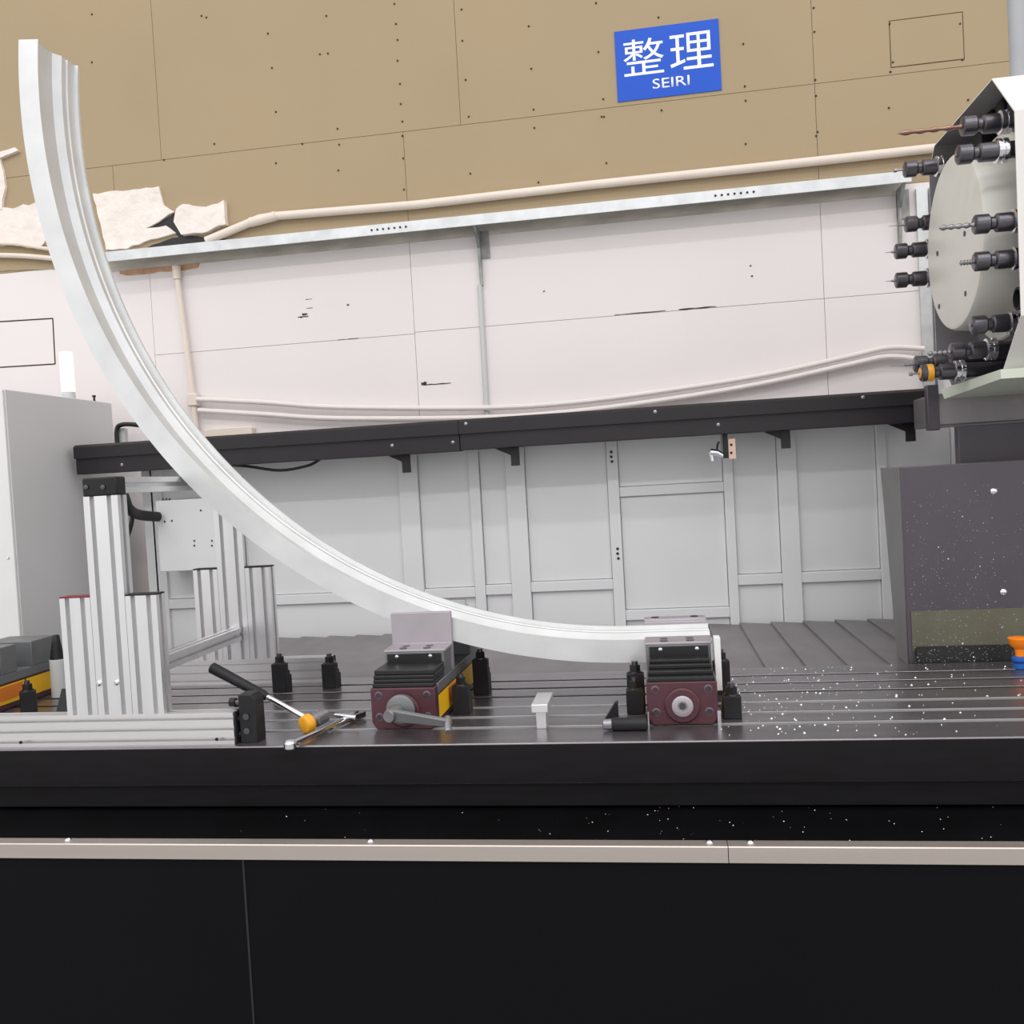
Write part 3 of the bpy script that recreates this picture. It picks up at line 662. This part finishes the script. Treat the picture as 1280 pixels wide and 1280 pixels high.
# wrench
w0 = onz(363, 931, TZ+.012); w1 = onz(447, 893, TZ+.012)
wr = thing('chrome_wrench', 'chrome wrench with round end lying on the table in front of the mallet', 'wrench', ((w0.x+w1.x)/2, (w0.y+w1.y)/2, TZ)); WO = wr.location
dv = (w1-w0).normalized(); L = (w1-w0).length; sdv = Vector((dv.y, -dv.x, 0))
B().tube([w0, w0.lerp(w1, .25), w0.lerp(w1, .75), w1-dv*.02], [.0085, .0075, .0085, .011], 14).build('shaft', 'chrome', wr, off=WO)
B().lathe(w0-Vector((0, 0, .011)), (0, 0, 1), [(0, .012), (.004, .0155), (.016, .0155), (.021, .011)], 20).build('round_end', 'chrome', wr, off=WO)
b = B()
for s_ in (1, -1):
    b.prism([((w1+dv*a+sdv*c*s_).x, (w1+dv*a+sdv*c*s_).y) for a, c in ((-.035, .0), (-.02, .013), (0, .018), (.016, .015), (.016, .007), (-.004, .006), (-.012, .0))], 'z', TZ+.004, TZ+.018)
b.build('open_jaw', 'dsteel', wr, off=WO)
m0 = w0.lerp(w1, .80); B().tube([m0-sdv*.03+Vector((0, 0, .01)), m0+sdv*.035+Vector((0, 0, .008))], .007, 12).build('cross_bar', 'chrome', wr, off=WO)
# small aluminium bracket
q = tpos(677, 911)
ab = thing('aluminium_bracket', 'small bright aluminium T-shaped block standing on the table between the vises', 'bracket', q)
B().box(-.012, .012, .0, .04, 0, .042).build('foot', 'alu', ab, bevel=.001)
B().box(-.021, .019, -.012, .115, .042, .062).build('top_bar', 'alu', ab, bevel=.0015)
# black handle and triangular block
q = tpos(781, 916)+Vector((0, .02, 0))
bh = thing('black_grip_tool', 'black cylindrical grip with a silver end lying before the vise', 'tool', q)
B().lathe((-.03, 0, .0155), (1, 0, 0), [(0, .013), (.004, .0155), (.08, .0155), (.084, .012)], 18).build('grip', 'black', bh)
B().lathe((-.052, 0, .0155), (1, 0, 0), [(0, .009), (.002, .012), (.02, .013), (.022, .012)], 18).build('silver_end', 'steel', bh)
q = tpos(766, 905)+Vector((0, .02, 0))
tbk = B().prism([(-.025, 0), (.014, 0), (.014, .05), (.008, .05)], 'y', -.012, .012).build('triangular_block', 'black', bevel=.0015); tbk.location = q; tag(tbk, 'small black triangular block standing behind the black grip', 'block')
# coolant nozzle
q = onz(1272, 833, TZ); nz = thing('coolant_nozzle', 'orange and blue segmented coolant nozzle at the table edge by the charcoal guard', 'nozzle', (q.x, q.y-.02, TZ))
B().lathe((0, 0, 0), (0, 0, 1), [(0, .02), (.012, .02), (.014, .016), (.022, .022), (.030, .022), (.034, .015)], 20).build('blue_segment', 'nzb', nz)
B().lathe((0, 0, .034), (0, 0, 1), [(0, .012), (.02, .013), (.032, .026), (.050, .030), (.052, .026)], 20).build('orange_tip', 'nzo', nz)

# ---------------------------------------------------------------- right hand machine: charcoal guard
gd = thing('column_guard', 'charcoal sheet metal guard spattered with chips at the end of the table', 'guard', (1.1, 2.9, 0)); GO = gd.location
gx = .728; zt = 1.428; zg = TZ-.01
B().box(gx, 2.2, 2.86, 2.87, zg+.0, zt).build('front_sheet', 'dguard', gd, off=GO, bevel=.002)
B().faces([(gx, 2.865, zg), (gx, 2.90, zg), (gx+.012, 3.13, zt-.04), (gx-.012, 3.13, zt+.01), (gx, 2.865, zt), (gx+.01, 2.865, zg), (gx+.01, 2.90, zg), (gx+.02, 3.13, zt-.04), (gx+.0, 3.13, zt+.01), (gx+.01, 2.865, zt)][:0] or
  [(gx, 2.87, zg), (gx, 2.99, zg), (gx, 3.10, zt), (gx, 2.87, zt), (gx+.008, 2.87, zg), (gx+.008, 2.99, zg), (gx+.008, 3.10, zt), (gx+.008, 2.87, zt)],
  [(0, 1, 2, 3), (4, 5, 6, 7), (0, 1, 5, 4), (1, 2, 6, 5), (2, 3, 7, 6), (3, 0, 4, 7)]).build('side_sheet', 'dguards', gd, off=GO)
B().box(gx+.01, 2.2, 2.87, 3.10, zt-.01, zt).build('top_sheet', 'dguards', gd, off=GO)
B().box(gx+.02, 2.2, 2.845, 2.861, zg, zg+.055).build('bottom_wiper', 'cable', gd, off=GO)
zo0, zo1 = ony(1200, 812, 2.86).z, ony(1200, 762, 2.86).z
B().box(gx+.012, 2.2, 2.8565, 2.861, zo0, zo1).build('olive_band', 'olive', gd, off=GO)  # thin olive strip giving the guard front a lower colour band
for px, py in ((1242, 614), (1254, 740)):
    q = ony(px, py, 2.86); B().lathe((q.x, 2.861, q.z), (0, -1, 0), [(0, .009), (.003, .009), (.006, .004)], 12).build('rivet', 'chrome', gd, off=GO)
b = B()
for i in range(1000):
    x = random.uniform(gx+.012, 1.16); t = random.random()**1.6; z = zg+.01+t*.52
    if x > 1.0 and random.random() < .4: continue
    r = random.uniform(.0009, .0024)*(1.6 if random.random() < .06 else 1)
    a = random.uniform(0, 3.14); d = Vector((math.cos(a), 0, math.sin(a)))*r; e2 = Vector((-d.z, 0, d.x))*random.uniform(.4, 1)
    y = 2.8605 if z > zo1 else (2.857 if z > zg+.056 else 2.8455)
    c = Vector((x, y, z)); o_ = Vector((0, -.002, 0))
    b.faces([c-d, c-e2, c+d, c+e2, c+o_], [(0, 1, 4), (1, 2, 4), (2, 3, 4), (3, 0, 4), (0, 1, 2, 3)])
stuff(b.build('stuck_chips', 'chip', gd, off=GO, smooth=False))
# dark panel and saddle above/behind the guard
q0, q1 = ony(1200, 600, 3.2), ony(1240, 530, 3.2)
tag(origin_to(B().box(q0.x, 2.2, 3.2, 3.24, 1.0, q1.z).build('column_cover', 'dguard', bevel=.003), (q0.x+.3, 3.2, 1.0)), 'dark plain column cover rising behind the charcoal guard', 'panel')
s0, s1 = ony(1172, 534, 3.26), ony(1172, 492, 3.26)
sd_ = thing('saddle_block', 'mottled grey steel saddle block under the white tool hood', 'saddle', (s0.x+.3, 3.3, s0.z))
B().box(s0.x, 2.1, 3.26, 3.536, s0.z+.005, s1.z).build('saddle_body', 'cover', sd_, off=sd_.location, bevel=.004)
B().box(ony(1159, 500, 3.25).x, ony(1174, 500, 3.25).x, 3.25, 3.28, s0.z-.01, s1.z+.03).build('saddle_end', 'dguard', sd_, off=sd_.location, bevel=.003)

# ---------------------------------------------------------------- tool magazine
HX = .95; YC, ZC = 2.876, 2.062
oct_ = [(2.659, 2.450), (2.519, 2.312), (2.526, 1.799), (2.660, 1.672), (3.09, 1.672), (3.232, 1.799), (3.232, 2.385), (3.165, 2.450)]
mg = thing('tool_magazine', 'white hooded tool magazine with pale round drum above the charcoal guard', 'tool magazine', (HX+.3, YC, 1.672)); MO = mg.location
def inset(poly, d):
    c = Vector((YC, ZC)); return [((Vector(p)-c)*(1-d/.39)+c) for p in poly]
inn = [(p.x, p.y) for p in inset(oct_, .003)]
n = len(oct_)
vs = [(HX, *p) for p in oct_]+[(1.75, *p) for p in oct_]+[(HX, *p) for p in inn]+[(1.75, *p) for p in inn]
b = B().faces(vs, [(i, (i+1) % n, (i+1) % n+n, i+n) for i in range(n)]+[(i, (i+1) % n, (i+1) % n+2*n, i+2*n) for i in range(n)])
hood = b.build('hood_shell', 'hood', mg, off=MO, smooth=False)
b = B().faces(vs, [(i+2*n, (i+1) % n+2*n, (i+1) % n+3*n, i+3*n) for i in range(n)]); b.build('hood_inner_shade', 'hoodin', mg, off=MO, smooth=False)  # inner faces of the white hood, coloured dark for shade
B().prism(inn, 'x', HX+.13, HX+.15).build('back_plate', 'hoodin', mg, off=MO)
B().lathe((HX+.13, YC, ZC+.01), (-1, 0, 0), [(0, .290), (.05, .290), (.055, .285), (.056, .262), (.10, .258), (.165, .252), (.175, .246), (.178, .236)], 64).build('drum', 'drum', mg, off=MO)
for px, py in ((1206, 292), (1172, 317), (1174, 383), (1207, 367)):
    q = onx(px, py, HX-.048); B().lathe((q.x+.001, q.y, q.z), (-1, 0, 0), [(0, .008), (.003, .008), (.004, .005)], 10).build('drum_bolt', 'dsteel', mg, off=MO)
t0, t1 = onx(1178, 488, HX), onx(1268, 474, HX)
B().prism([(2.62, 1.650), (3.10, 1.635), (3.13, 1.668), (2.62, 1.675)], 'x', HX-.02, HX+.5).build('drip_tray', 'green', mg, off=MO)
RING = .345
def tool(ang, X, label, kind, tip=.05, m='dsteel', tm='steel', rg=None, yellow=False):
    rg = rg or RING; a = math.radians(ang); y, z = YC-math.cos(a)*rg, ZC+.012+math.sin(a)*rg
    o = thing('tool_holder', label, 'tool holder', (HX+.10, y, z), 0, 'tool holders around the drum')
    x = X-(HX+.10); d = (1, 0, 0)
    B().lathe((x, 0, 0), d, [(0, .013), (.001, .021), (.004, .025), (.034, .025), (.038, .021), (.04, .017)], 20).build('collet_nut', m, o)
    B().lathe((x+.038, 0, 0), d, [(0, .0165), (.012, .0165), (.016, .022), (.018, .024), (.052, .0245), (.054, .0245)], 22).build('holder_body', m, o)
    fl = [(0, .0245), (.003, .031), (.012, .031), (.013, .026), (.018, .026), (.019, .031), (.028, .031), (.030, .022)]
    B().lathe((x+.092, 0, 0), d, fl, 26).build('flange', 'chrome', o)
    B().lathe((x+.120, 0, 0), d, [(0, .022), (max(.03, -x-.12+.031), .018)], 18).build('taper_shank', 'dsteel', o)
    if kind == 'drill':
        prof = []
        k = 18
        for i in range(k+1): prof.append((x-tip+tip*i/k, .0055+(.0018 if (i//2) % 2 else -.0008) if i else .001))
        B().lathe((0, 0, 0), d, prof, 12).build('drill_bit', tm, o)
    elif kind == 'needle':
        B().lathe((0, 0, 0), d, [(x-tip, .001), (x-tip*.4, .0015), (x-tip*.38, .004), (x+.002, .004)], 10).build('cutter', tm, o)
    else:
        B().lathe((0, 0, 0), d, [(x-tip, .006), (x-tip*.7, .006), (x-tip*.68, .003), (x+.002, .003)], 10).build('cutter', tm, o)
    if yellow: B().lathe((x-.002, 0, 0), d, [(0, .014), (.02, .0255), (.036, .0255), (.04, .02)], 20).build('yellow_sleeve', 'amber', o)
    return o
tool(47, .862, 'tool holder with long bronze twist drill at the upper side of the drum', 'drill', .16, tm='bronze')
tool(125, .83, 'short ball tipped tool holder against the ledge rail end', 'ball', .03)
tool(27, .825, 'stubby dark tool holder without visible bit, across the top of the drum', 'ball', .004)
tool(155, .85, 'tool holder with thin needle cutter, uppermost of the three against the white wall', 'needle', .05, rg=.315)
tool(170, .822, 'tool holder with short pointed bit, middle of the three against the white wall', 'needle', .03, rg=.315)
tool(187, .820, 'tool holder with thin straight bit, lowest of the three against the white wall', 'needle', .03, rg=.315)
tool(-5, .857, 'tool holder with steel twist drill in front of the drum face', 'drill', .085, rg=.315)
tool(-22, .861, 'tool holder with short spiral bit in front of the drum face', 'drill', .035, rg=.315)
tool(-52, .875, 'tool holder below the empty drum socket', 'ball', .004)
tool(-72, .85, 'tool holder with pale end mill at the bottom of the drum', 'drill', .06)
tool(-101, .80, 'tool holder with long thin cutter above the yellow sleeved holder', 'needle', .07)
tool(-91, .80, 'tool holder with yellow sleeve at the lowest point of the drum', 'ball', .03, yellow=True, rg=.372)
a = math.radians(-37); b = B().lathe((HX+.04, YC-math.cos(a)*RING, ZC+math.sin(a)*RING), (-1, 0, 0), [(0, .03), (.02, .03), (.021, .024), (.0, .022)], 24); b.build('empty_socket', 'black', mg, off=MO)
for an in range(65, 400, 15):
    if 40 < an % 360 < 200: 
        a = math.radians(an); gr = .315 if 145 < an % 360 < 195 else RING; y, z = YC-math.cos(a)*gr, ZC+.012+math.sin(a)*gr
        B().box(HX+.07, HX+.131, y-.028, y+.028, z-.028, z+.028).build('tool_gripper', 'black', mg, off=MO, bevel=.006)
# grey post above the hood
q = ony(1273, 50, 2.95)
tag(origin_to(B().cyl((q.x, 2.95, 2.448), (q.x, 2.95, 3.9), .026).build('support_post', 'postg'), (q.x, 2.95, 2.44)), 'grey steel tube rising from the top of the white hood', 'post')

# ---------------------------------------------------------------- chips on the table and in the trough
feet = [o.location for o in C.objects if o.name.startswith(('t_slot_clamp', 'coolant_nozzle'))]
def chips(name, label, n, fx, fy, z, rmin=.0012, rmax=.004):
    b = B()
    for i in range(n):
        x, y = fx(), fy()
        while any(abs(x-c.x) < .03 and abs(y-c.y) < .035 for c in feet) or (-.05 < x < .15 and 2.18 < y < 2.78): x, y = fx(), fy()
        r = random.uniform(rmin, rmax); a = random.uniform(0, 6.28); d = Vector((math.cos(a), math.sin(a), 0))*r; e2 = Vector((-d.y, d.x, 0))*random.uniform(.3, .8)
        zz = z(x, y); c = Vector((x, y, zz)); u = Vector((0, 0, r*.8))
        b.faces([c-d, c-e2, c+d, c+e2, c+u], [(0, 1, 4), (1, 2, 4), (2, 3, 4), (3, 0, 4), (3, 2, 1, 0)])
    o = b.build(name, 'chip', smooth=False); o['kind'] = 'stuff'; o['label'] = label; o['category'] = 'chips'
    return o
def onslot(y): return any(abs(y-s) < .011 for s in slots)
def ty():
    while True:
        y = random.uniform(2.09, 2.82)
        if not onslot(y): return y
chips('table_chips', 'bright aluminium chips scattered on the steel table', 280, lambda: min(1.25, .13+random.expovariate(2.4)), ty, lambda x, y: TZ)
chips('trough_chips', 'fine chips lying in the black trough', 110, lambda: random.gauss(.15, .5), lambda: random.uniform(1.96, 2.09), lambda x, y: .62+(y-1.95)/.15*.08, .0006, .002)
